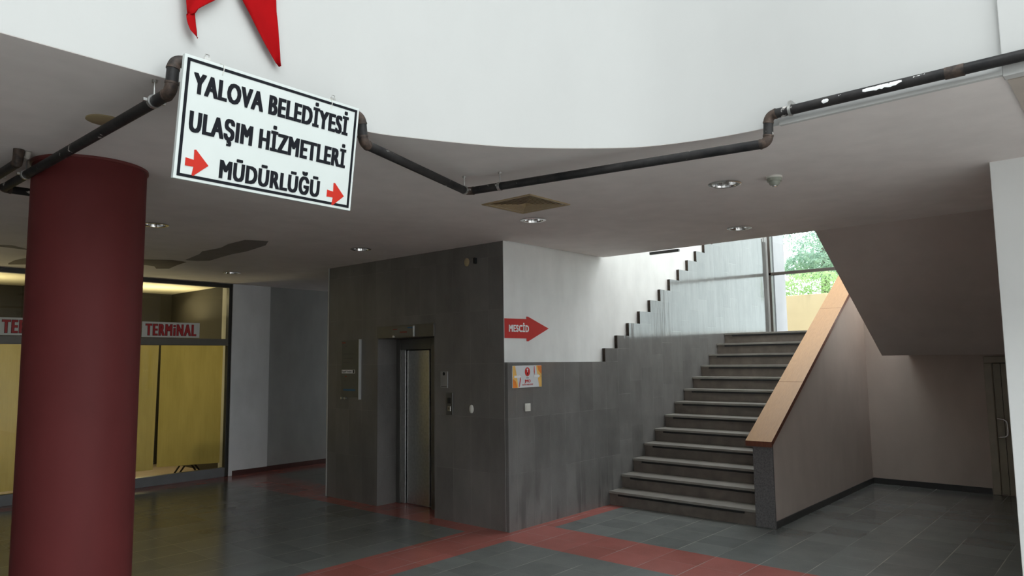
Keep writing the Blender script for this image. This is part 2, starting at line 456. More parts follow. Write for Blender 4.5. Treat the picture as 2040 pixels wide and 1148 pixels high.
def text_bm(s, P, u0, u1, v0, v1, thick=0.002, bold=0.02, track=1.0, lift=0.0):
    """letters of s, made bold, fitted so that capitals fill u0..u1 x v0..v1 of the surface P(u, v, n)"""
    def curve(txt):
        c = bpy.data.curves.new('t', 'FONT'); c.body = txt; c.resolution_u = 3; c.space_character = track
        o = bpy.data.objects.new('t', c); COL.objects.link(o)
        dg = bpy.context.evaluated_depsgraph_get(); dg.update()
        me = bpy.data.meshes.new_from_object(o.evaluated_get(dg))
        bpy.data.objects.remove(o); bpy.data.curves.remove(c)
        return me
    ref = curve('H'); ys = [v.co.y for v in ref.vertices]; y0, y1 = min(ys), max(ys); bpy.data.meshes.remove(ref)
    me = curve(s); xs = [v.co.x for v in me.vertices]; x0, x1 = min(xs), max(xs)
    bm = bmesh.new(); n = (P(0, 0, 1) - P(0, 0, 0)).normalized()
    hh = v1 - v0; d = bold * hh
    offs = [(0, 0)] if bold <= 0 else [(-1, -.45), (-1, .45), (-.33, -.45), (-.33, .45), (.33, -.45), (.33, .45), (1, -.45), (1, .45)]
    for io, (ox, oy) in enumerate(offs):
        b1 = bmesh.new(); b1.from_mesh(me)
        bmesh.ops.remove_doubles(b1, verts=b1.verts, dist=1e-5)
        for v in b1.verts:
            fu = (v.co.x - x0) / (x1 - x0); fv = (v.co.y - y0) / (y1 - y0)
            v.co = P(u0 + d + fu * (u1 - u0 - 2 * d) + ox * d, v0 + .45 * d + fv * (hh - .9 * d) + oy * d, lift + io * 0.00006)
        r = bmesh.ops.extrude_face_region(b1, geom=b1.faces[:])
        bmesh.ops.translate(b1, verts=[g for g in r['geom'] if isinstance(g, bmesh.types.BMVert)], vec=n * thick)
        tmp = bpy.data.meshes.new('t'); b1.to_mesh(tmp); b1.free(); bm.from_mesh(tmp); bpy.data.meshes.remove(tmp)
    bpy.data.meshes.remove(me)
    return bm

def poly_on(bm, P, uv, lift=0.0, thick=0.002, mi=0):
    prism(bm, [P(a, b, lift) for a, b in uv], P(0, 0, 1) * thick - P(0, 0, 0) * thick, mi)

def ellipse(cu, cv, ru, rv, n=28):
    return [(cu + ru * math.cos(2 * PI * k / n), cv + rv * math.sin(2 * PI * k / n)) for k in range(n)]

# ================================================================== STRUCTURE
XS, TR, RI = 1.8376, 0.2801, 0.16548      # first riser, tread, riser height
LAND_X, LAND_Z = XS + 12 * TR, 13 * RI    # landing
WX = 7.05                                  # stair window plane
BACK = 5.335                               # wall under the landing

b = new(); bx(b, -12, 7.2, -12, 6.0, -0.25, 0.0); struct('floor', b, MT['floor'])
b = new(); bx(b, -12, -1.75, -12, -4.6, 0.0, 0.004); bx(b, -12, -6.8, -4.6, 5.9, 0.0, 0.004); struct('floor_bounce', b, MT['bounce_floor'])  # unseen pale floor added to bounce light up to the ceiling

# line of the rounded white fascia over the low ceiling
ctrl = [(-4.8, -1.85), (-4.31, -1.855), (-3.75, -1.86), (-3.27, -1.895), (-2.99, -2.00), (-2.66, -2.17), (-2.41, -2.34), (-2.12, -2.62), (-1.92, -2.88), (-1.80, -3.22), (-1.755, -3.55), (-1.745, -4.0), (-1.735, -4.6)]
crv = [Vector((-12, -1.85))]
for i in range(1, len(ctrl) - 2):
    p0, p1, p2, p3 = (Vector(ctrl[j]) for j in (i - 1, i, i + 1, i + 2))
    for k in range(8):
        t = k / 8
        crv.append(0.5 * ((2 * p1) + (p2 - p0) * t + (2 * p0 - 5 * p1 + 4 * p2 - p3) * t * t + (3 * p1 - p0 - 3 * p2 + p3) * t ** 3))
crv += [Vector(ctrl[-2]), Vector(ctrl[-1]), Vector((-1.73, -12))]
def offset_line(line, d):
    out = []
    for i, p in enumerate(line):
        t = (line[min(i + 1, len(line) - 1)] - line[max(i - 1, 0)]).normalized()
        out.append(p + Vector((-t.y, t.x)) * d)
    return out
back_line = offset_line(crv, 0.14)
b = new()
FT = 6.0
ring = [bpy_v for bpy_v in crv] + back_line[::-1]
lo = [b.verts.new((p.x, p.y, H + 0.002)) for p in ring]; hi = [b.verts.new((p.x, p.y, FT)) for p in ring]
n = len(crv)
for i in range(len(ring)):
    j = (i + 1) % len(ring); f = b.faces.new((lo[i], lo[j], hi[j], hi[i])); f.smooth = (i < n - 1)
for i in range(n - 1):
    q = 2 * n - 1
    b.faces.new((lo[i], lo[i + 1], lo[q - i - 1], lo[q - i])); b.faces.new((hi[i], hi[q - i], hi[q - i - 1], hi[i + 1]))
struct('wall_fascia', b, MT['fascia'])

# low ceiling with round holes for the lights and a square one for the air diffuser
LIGHTS = [(-0.70, -2.81), (1.12, -2.11), (-0.655, -0.925), (-0.745, 1.555), (-0.75, 4.54), (-2.955, 1.675)]
cu = bpy.data.curves.new('c', 'CURVE'); cu.dimensions = '2D'; cu.fill_mode = 'BOTH'; cu.extrude = 0.15
def spl(pts):
    s = cu.splines.new('POLY'); s.points.add(len(pts) - 1)
    for p, q in zip(s.points, pts): p.co = (q[0], q[1], 0, 1)
    s.use_cyclic_u = True
edge = [(p.x, p.y) for p in offset_line(crv, 0.0012)]
edge[0] = (-11.99, -1.8488)
spl(edge + [(0.02, -12), (0.02, -4.38), (1.8587, -4.38), (1.8587, 0.02), (0.06, 0.02), (0.06, 3.24), (7.1, 3.24), (7.1, 6.1), (-11.99, 6.1)])
for x, y in LIGHTS: spl([(x + 0.088 * math.cos(2 * PI * k / 32), y + 0.088 * math.sin(2 * PI * k / 32)) for k in range(32)])
DX0, DX1, DY0, DY1 = -1.46, -0.95, -1.565, -1.055
spl([(DX0 + .03, DY0 + .03), (DX1 - .03, DY0 + .03), (DX1 - .03, DY1 - .03), (DX0 + .03, DY1 - .03)])
co = bpy.data.objects.new('c', cu); COL.objects.link(co)
dg = bpy.context.evaluated_depsgraph_get(); dg.update()
me = bpy.data.meshes.new_from_object(co.evaluated_get(dg))
b = new(); b.from_mesh(me); bpy.data.objects.remove(co); bpy.data.curves.remove(cu)
bmesh.ops.remove_doubles(b, verts=b.verts, dist=1e-4)
bmesh.ops.translate(b, verts=b.verts, vec=(0, 0, H + 0.15))
for f in b.faces: f.material_index = 0
def patch(pts, mi, z=H - 0.002):
    f = b.faces.new([b.verts.new((x, y, z)) for x, y in pts]); f.material_index = mi
    if f.normal.z > 0: f.normal_flip()
patch([(-1.76, 3.75), (-1.86, 3.14), (-1.93, 2.93), (-1.90, 2.55), (-1.965, 2.25), (-1.97, 1.88), (-1.80, 1.80), (-1.76, 1.78), (-1.64, 2.05), (-1.60, 2.35), (-1.57, 2.6), (-1.585, 2.9), (-1.56, 3.2), (-1.52, 3.61), (-1.62, 3.74)], 1)
patch([(-2.30, 4.10), (-2.12, 4.02), (-1.88, 3.84), (-1.67, 3.9), (-1.63, 4.26), (-1.55, 4.7), (-1.67, 4.81), (-1.79, 4.58), (-1.92, 4.53), (-2.15, 4.6)], 2)
patch([(-3.18, 5.48), (-3.2, 5.12), (-3.16, 4.86), (-2.9, 4.9), (-2.8, 5.4), (-3.0, 5.47), (-3.15, 5.61)], 2)
patch([(-3.63, 3.92), (-3.53, 3.88), (-3.37, 4.02), (-3.1, 4.2), (-3.12, 4.3), (-3.35, 4.12), (-3.5, 4.08), (-3.6, 4.06)], 1)
o = obj('ceiling', b, [MT['ceiling'], MT['stain'], MT['stain_brown']], recalc=False); o['kind'] = 'structure'

# strip and projecting end piece on the straight right part of the fascia, lower beam beside it
b = new(); bx(b, -1.768, -1.74, -4.66, -3.63, H - 0.004, H + 0.018); struct('trim_1', b, MT['fascia'])
b = new(); bx(b, -1.765, -1.70, -11.9, -4.66, H - 0.012, FT - 0.1); struct('trim_2', b, MT['fascia'], 0.004)
b = new(); bx(b, -1.69, -0.02, -11.9, -4.67, H - 0.012, H + 0.05); struct('trim_3', b, plaster('brownish_beam_paint', (0.47, 0.42, 0.37, 1)))

# lift wall: stone with the door opening
b = new()
bx(b, 0, 0.44, 0.31, 1.14, 0, H + .1); bx(b, 0, 0.311, 0.05, 0.31, 0, H + .1); struct('wall_lift_right', b, MT['lift_stone'])
b = new(); bx(b, 0, 0.44, 2.19, 3.27, 0, H + .1); struct('wall_lift_left', b, MT['lift_stone'])
b = new(); bx(b, 0, 0.44, 1.14, 2.19, 2.055, H + .1); struct('wall_lift_over', b, MT['lift_stone'])
b = new(); bx(b, 0.441, 4.6, 0.31, 3.27, 0, 5.9); struct('wall_shaft', b, MT['lift_stone'])
b = new(); bx(b, -0.006, 0.012, 3.262, 3.282, 0, H); struct('trim_4', b, MT['alu_light'])

# plaster wall along the stairs, stone dado with the stepped top over it
b = new(); bx(b, 0.0, WX + .2, 0.044, 0.0495, 0, FT); bx(b, 0.311, WX + .2, 0.0495, 0.309, 0, FT)
struct('wall_stair', b, MT['plaster'])
prof = [(0, 0), (WX - .03, 0), (WX - .03, 3.83), (WX - .16, 3.83), (WX - .16, 3.885)]
for k in range(12, -1, -1):
    x0 = 1.82 + 0.28 * k; zt = 1.90 + 0.1655 * k
    if k < 12: prof.append((x0 + 0.28, zt))
    prof.append((x0, zt))
prof += [(1.82, 1.735), (0, 1.745)]
prof[5:7] = [(1.82 + .28 * 12, 3.885)]
b = new(); prism(b, [(x, 0.0, z) for x, z in prof], (0, 0.0475, 0)); bmesh.ops.recalc_face_normals(b, faces=b.faces)
for f in b.faces:
    if f.normal.x < -0.9 and f.calc_center_median().z > 1.75: f.material_index = 1      # rough unpolished slab ends
struct('wall_dado', b, [MT['stair_stone'], MT['slab_end']])

# far left: end wall, shop front wall strip, far passage
b = new(); bx(b, 0.06, 0.665, 5.955, 6.3, 0.0, H); struct('wall_far', b, MT['grey_wall'])
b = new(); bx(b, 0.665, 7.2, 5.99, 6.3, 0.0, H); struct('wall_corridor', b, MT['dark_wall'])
b = new(); bx(b, 0.06, 0.67, 5.94, 5.955, 0, 0.075); bx(b, 0.67, 7.1, 5.975, 5.99, 0, 0.075); struct('baseboard_far', b, MT['base_red'])
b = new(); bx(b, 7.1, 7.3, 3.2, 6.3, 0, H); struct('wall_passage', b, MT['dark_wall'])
b = new(); bx(b, -9.3, -9.1, -1.85, 9, 0, H); struct('wall_left', b, MT['grey_wall'])

# walls right of and behind the stairs
b = new(); bx(b, 0.0, 0.3, -12, -4.36, 0, FT); struct('wall_right', b, MT['white'], 0.004)
b = new(); bx(b, 0.3, WX + .2, -12, -4.362, 0, FT); struct('wall_store', b, MT['plain_wall'])
b = new(); bx(b, BACK, BACK + .12, -4.36, -1.95, 0, 2.1); bx(b, BACK, BACK + .12, -2.60, -1.95, 2.1, 3.05); struct('wall_back', b, MT['plain_wall'])
b = new(); bx(b, BACK - .012, BACK, -3.445, -2.055, 0, 0.075); struct('baseboard_back', b, MT['base_dark'])
b = new(); bx(b, LAND_X + TR + .03, WX, -4.36, -0.002, 1.85, LAND_Z); struct('floor_landing', b, MT['tread'])
# building above and around (out of view; roof and wall openings shaped to steer the daylight)
b = new(); bx(b, 1.72, 1.8587, -4.36, 0.03, H + .3, FT); struct('wall_light_block', b, MT['white'])  # unseen wall added to keep the stairwell light contained
b = new(); bx(b, -12.2, 1.8587, -1.71, 9.5, FT, FT + .25); bx(b, 1.8587, 7.3, 0.03, 9.5, FT, FT + .25); bx(b, -2.9, 1.8587, -12, -1.71, FT, FT + .25); bx(b, -7.2, -2.9, -3.1, -1.71, FT, FT + .25); bx(b, 1.8587, 7.3, -12, -4.36, FT, FT + .25); bx(b, -12.2, -7.2, -12, -1.71, FT, FT + .25); bx(b, 1.8587, 2.8, -4.36, 0.03, FT, FT + .25); struct('roof_light_mask', b, MT['white'])  # unseen roof, openings placed to light fascia and stairs
b = new(); bx(b, -12.2, -12, -8.2, 9.5, 0, FT); bx(b, -12.2, -12, -12, -8.2, 4.6, FT); bx(b, -12.2, -12, -12, -8.2, 0, 0.4); bx(b, -12.2, -12, -12, -11.7, 0.4, 4.6); bx(b, -12.2, 7.3, -12.2, -12, 5.6, FT); bx(b, -0.3, 7.3, -12.2, -12, 0, 5.6); bx(b, -12.2, -5.4, -12.2, -12, 0, 5.6); struct('wall_hall', b, MT['hall_wall'])  # side opening added to brighten the pillar and lift wall
b = new(); bx(b, -40, 30, -45, -12.2, -0.3, -0.02); bx(b, -40, -12.2, -12.2, 10, -0.3, -0.02); struct('ground_forecourt', b, MT['ground'])
b = new()
for k in range(4): bx(b, -5.4 + k * 1.65, -5.32 + k * 1.65, -12.15, -12.05, 0, 5.6)
bx(b, -5.4, -0.3, -12.15, -12.05, 2.6, 2.68); bx(b, -12.12, -12.04, -11.7, -8.2, 2.4, 2.48); bx(b, -12.12, -12.04, -9.98, -9.9, 0.4, 4.6)
struct('window_unseen', b, MT['alu_brown'])  # unseen frames in the openings added to let daylight in
# ---------------------------------------------------------------- window over the landing
b = new()
def fr(x0, x1, y0, y1, z0, z1): bx(b, x0, x1, y0, y1, z0, z1)
for y in (-0.075, -2.25, -4.33): fr(WX - .02, WX + .07, y, y + .045, LAND_Z - .03, 5.6)
fr(WX - .02, WX + .07, -4.36, 0.0, LAND_Z - .03, LAND_Z + .012); fr(WX - .02, WX + .07, -4.36, 0.0, 3.225, 3.275); fr(WX - .02, WX + .07, -4.36, 0, 5.6, 5.66)
win = struct('window_1', b, MT['frame_brown'], 0.004)
b = new(); bx(b, WX - .03, WX + .08, -0.03, 0.028, LAND_Z - .03, 5.66); obj('side_post', b, MT['alu_light'], win, 0.004)
for y0, y1 in ((-2.205, -0.075), (-4.285, -2.25)):
    for z0, z1 in ((LAND_Z + .012, 3.225), (3.275, 5.6)):
        b = new(); bx(b, WX + .02, WX + .026, y0, y1, z0, z1); obj('pane', b, MT['glass'], win)
b = new(); bx(b, WX + .0, WX + .2, -4.36, 0.03, 5.66, FT); struct('wall_over_window', b, MT['white'])
b = new(); bx(b, WX + .2, WX + .72, -0.05, 0.25, 1.9, 6.0); struct('wall_outer_fin', b, MT['fin'])

# ================================================================== STAIRS
st = thing('staircase', 'wide dark stone staircase climbing beside the stepped stone wall to the window landing', 'stairs', (XS, -0.94, 0))
YL, YR = -0.002, -1.878
for k in range(1, 14):
    x = XS + (k - 1) * TR
    x1 = x + TR + .02
    b = new(); bx(b, x, x1, YR, YL, max(0, (k - 1) * RI - .06), k * RI - .028)
    s_ = obj('step', b, MT['step'], st)
    b = new(); bx(b, x - .018, x1, YR, YL, k * RI - .028, k * RI)
    t_ = obj('tread', b, MT['tread'], s_, 0.003)
    b = new(); bx(b, x - .0195, x - .004, YR + (.16 if k == 1 else .012), YL - .13, k * RI - .050, k * RI - .0285)
    obj('riser_strip', b, MT['black'], s_)  # black strip across the riser just under the tread

bal = thing('stair_balustrade', 'solid plastered stair balustrade with light wooden handrail and stone front post', 'balustrade', (XS, -1.97, 0))
SL = 0.597
ztop = lambda x: 0.83 + SL * (x - 1.78)
b = new(); prism(b, [(XS, -1.88, 0), (BACK, -1.88, 0), (BACK, -1.88, ztop(BACK)), (XS, -1.88, ztop(XS))], (0, -0.165, 0)); obj('wall_panel', b, MT['plain_wall'], bal)
b = new(); prism(b, [(XS - .026, -1.845, 0), (XS + .004, -1.845, 0), (XS + .004, -1.845, ztop(XS)), (XS - .026, -1.845, ztop(XS - .03))], (0, -0.21, 0)); obj('stone_post', b, MT['pier'], bal, 0.003)
b = new(); bx(b, XS + .004, BACK - .012, -2.057, -2.045, 0, 0.072); obj('skirting', b, MT['base_dark'], bal)
zc = lambda x: 0.893 + SL * (x - 1.77)
for xa, xb in ((1.765, 2.748), (2.752, 4.30), (4.304, 5.28)):
    b = new()
    ya, yb = -1.79, -2.072
    v = [b.verts.new(p) for p in ((xa, ya, zc(xa)), (xb, ya, zc(xb)), (xb, yb, zc(xb)), (xa, yb, zc(xa)), (xa, ya, zc(xa) - .055), (xb, ya, zc(xb) - .055), (xb, yb, zc(xb) - .055), (xa, yb, zc(xa) - .055))]
    for f, mi in (((0, 1, 2, 3), 0), ((7, 6, 5, 4), 1), ((0, 4, 5, 1), 1), ((1, 5, 6, 2), 1), ((2, 6, 7, 3), 1), ((3, 7, 4, 0), 1)):
        b.faces.new([v[i] for i in f]).material_index = mi
    obj('handrail', b, [MT['wood'], MT['wood_edge']], bal)

# upper flight: its sloping underside fills the right of the view
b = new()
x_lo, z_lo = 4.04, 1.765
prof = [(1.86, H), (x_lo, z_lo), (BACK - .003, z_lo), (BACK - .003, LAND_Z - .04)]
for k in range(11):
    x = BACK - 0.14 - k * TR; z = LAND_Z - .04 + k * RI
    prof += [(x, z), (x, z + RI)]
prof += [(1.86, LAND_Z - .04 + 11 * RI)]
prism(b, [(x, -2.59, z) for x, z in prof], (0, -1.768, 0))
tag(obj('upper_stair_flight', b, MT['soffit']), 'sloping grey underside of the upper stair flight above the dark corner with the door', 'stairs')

# ================================================================== DOOR under the upper flight
dr = new()
bx(dr, BACK - .035, BACK + .02, -3.545, -3.455, 0, 1.655); bx(dr, BACK - .035, BACK + .02, -4.36, -3.455, 1.655, 1.74)
door = struct('door_1', dr, MT['door_frame'], 0.01)
b = new(); bx(b, BACK - .022, BACK - .004, -4.36, -3.55, 0.012, 1.655)
leaf = obj('door_leaf', b, MT['door'], door, 0.004)
b = new(); bx(b, BACK - .0245, BACK - .021, -3.636, -3.630, 0.012, 1.655); bx(b, BACK - .0245, BACK - .021, -4.36, -3.55, 1.648, 1.655); obj('panel_groove', b, MT['black'], leaf)
b = new()
hp = [(BACK - .02, -3.565, .955), (BACK - .075, -3.57, .955), (BACK - .09, -3.60, .953), (BACK - .09, -3.64, .947), (BACK - .09, -3.665, .925), (BACK - .09, -3.67, .89), (BACK - .09, -3.67, 0.79), (BACK - .09, -3.665, 0.755), (BACK - .09, -3.64, 0.733), (BACK - .09, -3.60, 0.727), (BACK - .075, -3.57, 0.725), (BACK - .02, -3.565, 0.725)]
tube(b, hp, 0.011, 12); obj('door_handle', b, MT['chrome'], leaf)

# ================================================================== COLUMN
CX, CY, CR = -4.035, 0.0, 0.325
col = thing('round_column', 'thick dark red round column standing in front of the terminal shop windows', 'column', (CX, CY, 0))
b = new(); lathe(b, [(CR, 0), (CR, 0.4), (CR, 1.4), (CR, 2.4), (CR, H)], (CX, CY, 0), 72); obj('shaft', b, MT['column'], col)
b = new(); lathe(b, [(CR + .001, H - .022), (CR + .010, H - .016), (CR + .010, H - .001), (CR + .001, H - .0005)], (CX, CY, 0), 72); obj('collar', b, MT['column_ring'], col)

# ================================================================== LIFT
lift = thing('elevator', 'brushed steel lift door set back in the dark stone wall', 'elevator', (0.3, 1.665, 0))
b = new(); bx(b, 0.295, 0.436, 1.142, 1.53, 0, 2.053); bx(b, 0.295, 0.436, 2.11, 2.188, 0, 2.053); bx(b, 0.295, 0.436, 1.53, 2.11, 1.915, 2.053); obj('door_surround', b, MT['steel_dark'], lift, 0.004)
b = new(); bx(b, 0.31, 0.436, 2.03, 2.11, 0.004, 1.915); obj('door_jamb', b, MT['steel'], lift, 0.004)
b = new(); bx(b, 0.335, 0.36, 1.60, 2.016, 0.01, 1.905); obj('door_panel', b, MT['steel'], lift, 0.004)
b = new(); bx(b, 0.345, 0.37, 1.53, 1.588, 0.01, 1.905); obj('door_panel', b, MT['steel'], lift, 0.004)
b = new(); bx(b, 0.36, 0.43, 1.53, 2.11, 0.001, 0.008); obj('door_sill', b, MT['alu_light'], lift)
b = new(); bx(b, 0.38, 0.43, 1.53, 2.11, 0.008, 1.915); obj('door_back', b, MT['alu_dark'], lift)

b = new(); bx(b, -0.014, 0.05, 1.135, 2.195, 2.055, 2.205); tag(obj('lintel_panel', b, MT['steel_dark'], None, 0.003), 'grey metal fascia panel over the lift door recess', 'panel')
P = lambda y_off, z, n=0.0: Vector((-n, -y_off, z))          # surface facing the hall (normal -X); u = -Y
ls = thing('lift_sign', 'small faded sign plate with white end bar fixed above the lift door', 'sign', (-0.02, 1.67, 2.07))
b = new(); bx(b, -0.026, -0.0145, 1.50, 1.865, 2.075, 2.178); obj('plate', b, plain('faded_plate', (0.13, 0.125, 0.11, 1), 0.3), ls, 0.002)
b = new(); bx(b, -0.034, -0.0145, 1.468, 1.486, 2.062, 2.192); obj('end_bar', b, MT['alu_light'], ls, 0.003)
b = new(); bx(b, -0.032, -0.0145, 1.838, 1.868, 2.062, 2.086); obj('clip', b, MT['plastic'], ls, 0.003)
b = new(); bx(b, -0.0272, -0.0262, 1.78, 1.862, 2.155, 2.164); obj('red_mark', b, MT['print_dim_red'], ls)
b = new(); bx(b, -0.0272, -0.0262, 1.60, 1.73, 2.112, 2.130); obj('red_line', b, MT['print_dim_red'], ls)
b = new(); bx(b, -0.0272, -0.0262, 1.49, 1.59, 2.164, 2.178); obj('blue_mark', b, MT['print_blue'], ls)

np_ = thing('notice_plate', 'small steel notice plate on the stone wall above the lift buttons', 'sign', (0, 0.97, 1.46))
b = new(); bx(b, -0.008, -0.0005, 0.91, 1.03, 1.462, 1.65); obj('plate', b, plain('satin_plate', (0.28, 0.28, 0.28, 1), 0.4, 0.4), np_, 0.003)
b = new(); lathe(b, [(0.019, -0.0105), (0.019, -0.008)], (0, 0.97, 1.622), 20, 'x'); obj('emblem', b, MT['black'], np_)
b = new(); bx(b, -0.0095, -0.008, 0.925, 1.015, 1.474, 1.48); obj('slot', b, MT['black'], np_)
cp = thing('call_panel', 'tall lift call button panel with dark display beside the lift door', 'control panel', (0, 0.88, 1.16))
b = new(); bx(b, -0.010, -0.0005, 0.83, 0.935, 1.165, 1.41); obj('plate', b, plain('dark_satin_plate', (0.13, 0.13, 0.13, 1), 0.35, 0.6), cp, 0.003)
b = new(); bx(b, -0.012, -0.010, 0.855, 0.91, 1.29, 1.355); obj('display', b, MT['black'], cp)
b = new(); bx(b, -0.015, -0.010, 0.86, 0.905, 1.205, 1.26); obj('button', b, MT['steel'], cp, 0.003)
b = new(); prism(b, [(-0.0165, 0.882, 1.25), (-0.0165, 0.872, 1.235), (-0.0165, 0.892, 1.235)], (0.0015, 0, 0)); bx(b, -0.0165, -0.015, 0.878, 0.886, 1.215, 1.235); obj('button_arrow', b, MT['black'], cp)
for (y, z, ry, rz, mt, lb) in ((0.535, 1.24, .030, .046, 'plastic', 'white oval blank cover on the stone wall at waist height by the lift buttons'), (0.592, 2.868, .038, .047, 'cover', 'cream round cover high on the stone wall just under the ceiling')):
    b = new(); lathe(b, [(1.0, -0.0005), (1.0, -0.010), (0.8, -0.016), (0.4, -0.019), (0.0, -0.020)], (0, 0, 0), 32, 'x')
    for v in b.verts: v.co = Vector((v.co.x, y + v.co.y * ry, z + v.co.z * rz))
    tag(obj('wall_cover', b, MT[mt]), lb, 'cover plate')
wbk = thing('wall_bracket', 'tiny black bracket high on the stone wall next to the cream round cover', 'bracket', (0, 0.46, 2.87))
b = new(); bx(b, -0.012, -0.0005, 0.44, 0.485, 2.85, 2.905); obj('plate', b, MT['alu_grey'], wbk, 0.004)
b = new(); bx(b, -0.05, -0.012, 0.425, 0.452, 2.835, 2.90); obj('arm', b, MT['black'], wbk, 0.004)

ds = thing('directory_board', 'tall clear directory board with a white strip, left of the lift', 'sign', (0, 2.73, 1.29))
b = new(); bx(b, -0.024, -0.018, 2.545, 2.925, 1.315, 2.05); pl = obj('acrylic_sheet', b, plain('grey_green_sheet', (0.085, 0.088, 0.078, 1), 0.38), ds, 0.002)
b = new(); bx(b, -0.038, -0.0005, 2.525, 2.54, 1.29, 2.06); obj('edge_bar', b, MT['alu_light'], ds, 0.002)
for y, z in ((2.915, 1.30), (2.84, 1.30)):
    b = new(); lathe(b, [(0.014, -0.036), (0.014, -0.0005)], (0, y, z), 16, 'x'); obj('standoff', b, MT['zinc'], ds)
b = new(); bx(b, -0.0265, -0.0245, 2.63, 2.915, 1.622, 1.668); sl = obj('label_strip', b, MT['letter_white'], ds)
b = text_bm('Engelli Tuvaleti', P, -2.905, -2.70, 1.634, 1.657, 0.0008, 0.02, lift=0.0266); obj('lettering', b, MT['sign_black'], sl)
b = new(); bx(b, -0.0275, -0.0266, 2.64, 2.672, 1.626, 1.664); obj('pictogram', b, MT['black'], sl)
for z0, z1, y0, y1, m in ((2.012, 2.03, 2.84, 2.915, 'print_dim_red'), (1.972, 1.985, 2.81, 2.85, 'print_dim'), (1.865, 1.88, 2.65, 2.89, 'print_dim'), (1.81, 1.825, 2.68, 2.89, 'print_dim'), (1.758, 1.772, 2.75, 2.89, 'print_dim'), (1.575, 1.59, 2.81, 2.85, 'print_dim_red'), (1.52, 1.533, 2.82, 2.87, 'print_dim'), (1.395, 1.42, 2.62, 2.88, 'print_blue')):
    b = new(); bx(b, -0.0252, -0.0242, y0, y1, z0, z1); obj('text_line', b, MT[m], ds)

# ================================================================== SIGNS on the stair wall
Q = lambda x, z, n=0.0: Vector((x, -n, z))                    # surface facing -Y, u = X
ma = obj('arrow_sign', (lambda b: (poly_on(b, lambda u, v, n=0: Q(u, v, n - .044), [(0.004, 2.002), (0.365, 2.002), (0.365, 1.972), (0.39, 1.972), (0.75, 2.120), (0.39, 2.243), (0.365, 2.243), (0.365, 2.216), (0.004, 2.212)], 0.001, 0.006), b)[1])(new()), MT['arrow_red'])
tag(ma, 'red arrow sign reading MESCID on the white plaster wall by the stone corner', 'sign')
b = text_bm('MESCİD', lambda u, v, n=0: Q(u, v, n - .044), 0.068, 0.40, 2.072, 2.146, 0.0015, 0.06, 1.14, lift=0.0072); obj('lettering', b, MT['letter_white'], ma)

jm = thing('poster_sign', 'small white and orange sign board reading JMO on the stone wall above the light switch', 'sign', (0.3, 0, 1.47))
b = new(); bx(b, 0.064, 0.548, -0.012, -0.001, 1.472, 1.708); obj('board', b, MT['print_grey'], jm, 0.002)
for nm_, mt_, lf, shapes in (
    ('amber_area', 'amber', 0.0122, ([(0.066, 1.474), (0.155, 1.474), (0.13, 1.60), (0.105, 1.706), (0.066, 1.706)], [(0.546, 1.474), (0.546, 1.706), (0.455, 1.706), (0.475, 1.60), (0.505, 1.474)])),
    ('orange_area', 'orange', 0.0134, ([(0.066, 1.474), (0.135, 1.474), (0.115, 1.54), (0.066, 1.57)], [(0.546, 1.706), (0.475, 1.706), (0.495, 1.65), (0.546, 1.61)])),
    ('red_curve', 'arrow_red', 0.0134, ([(0.165, 1.48), (0.172, 1.48), (0.195, 1.56), (0.186, 1.60), (0.180, 1.56)], [(0.425, 1.70), (0.418, 1.70), (0.415, 1.64), (0.424, 1.60), (0.428, 1.64)])),
    ('white_arrow', 'letter_white', 0.0146, ([(0.088, 1.578), (0.165, 1.578), (0.165, 1.568), (0.198, 1.592), (0.165, 1.612), (0.165, 1.602), (0.088, 1.602)], [(0.412, 1.580), (0.475, 1.580), (0.475, 1.568), (0.518, 1.592), (0.475, 1.614), (0.475, 1.604), (0.412, 1.604)]))):
    for sh_pts in shapes:
        b = new(); poly_on(b, Q, sh_pts, lf, 0.001); obj(nm_, b, MT[mt_], jm)
b = new(); poly_on(b, Q, ellipse(0.306, 1.640, 0.043, 0.049), 0.0124, 0.001); em = obj('emblem', b, MT['arrow_red'], jm)
b = new(); poly_on(b, Q, [(0.294, 1.673), (0.318, 1.673), (0.318, 1.662), (0.311, 1.662), (0.309, 1.635), (0.303, 1.635), (0.301, 1.662), (0.294, 1.662)], 0.0136, 0.0008); obj('emblem_top', b, MT['letter_white'], em)
b = new(); poly_on(b, Q, [(0.302, 1.634), (0.310, 1.634), (0.314, 1.618), (0.306, 1.604), (0.298, 1.618)], 0.0136, 0.0008); obj('emblem_drop', b, MT['sign_black'], em)
b = text_bm('JMO', Q, 0.256, 0.356, 1.525, 1.556, 0.001, 0.06, lift=0.0124); obj('lettering', b, MT['arrow_red'], jm)
b = text_bm('TMMOB', Q, 0.282, 0.328, 1.571, 1.578, 0.0008, 0.02, lift=0.0124); obj('small_lettering', b, MT['sign_black'], jm)
b = text_bm('YALOVA TEMSİLCİLİĞİ', Q, 0.215, 0.395, 1.495, 1.509, 0.0008, 0.02, lift=0.0124); obj('small_lettering', b, MT['arrow_red'], jm)

sw = thing('light_switch', 'white light switch on the dark stone wall under the orange sign', 'switch', (0.305, 0, 1.22))
b = new(); bx(b, 0.265, 0.352, -0.014, -0.0005, 1.218, 1.302); obj('frame', b, MT['plastic'], sw, 0.004)
b = new(); bx(b, 0.282, 0.335, -0.019, -0.014, 1.233, 1.288); obj('rocker', b, MT['plastic'], sw, 0.002)

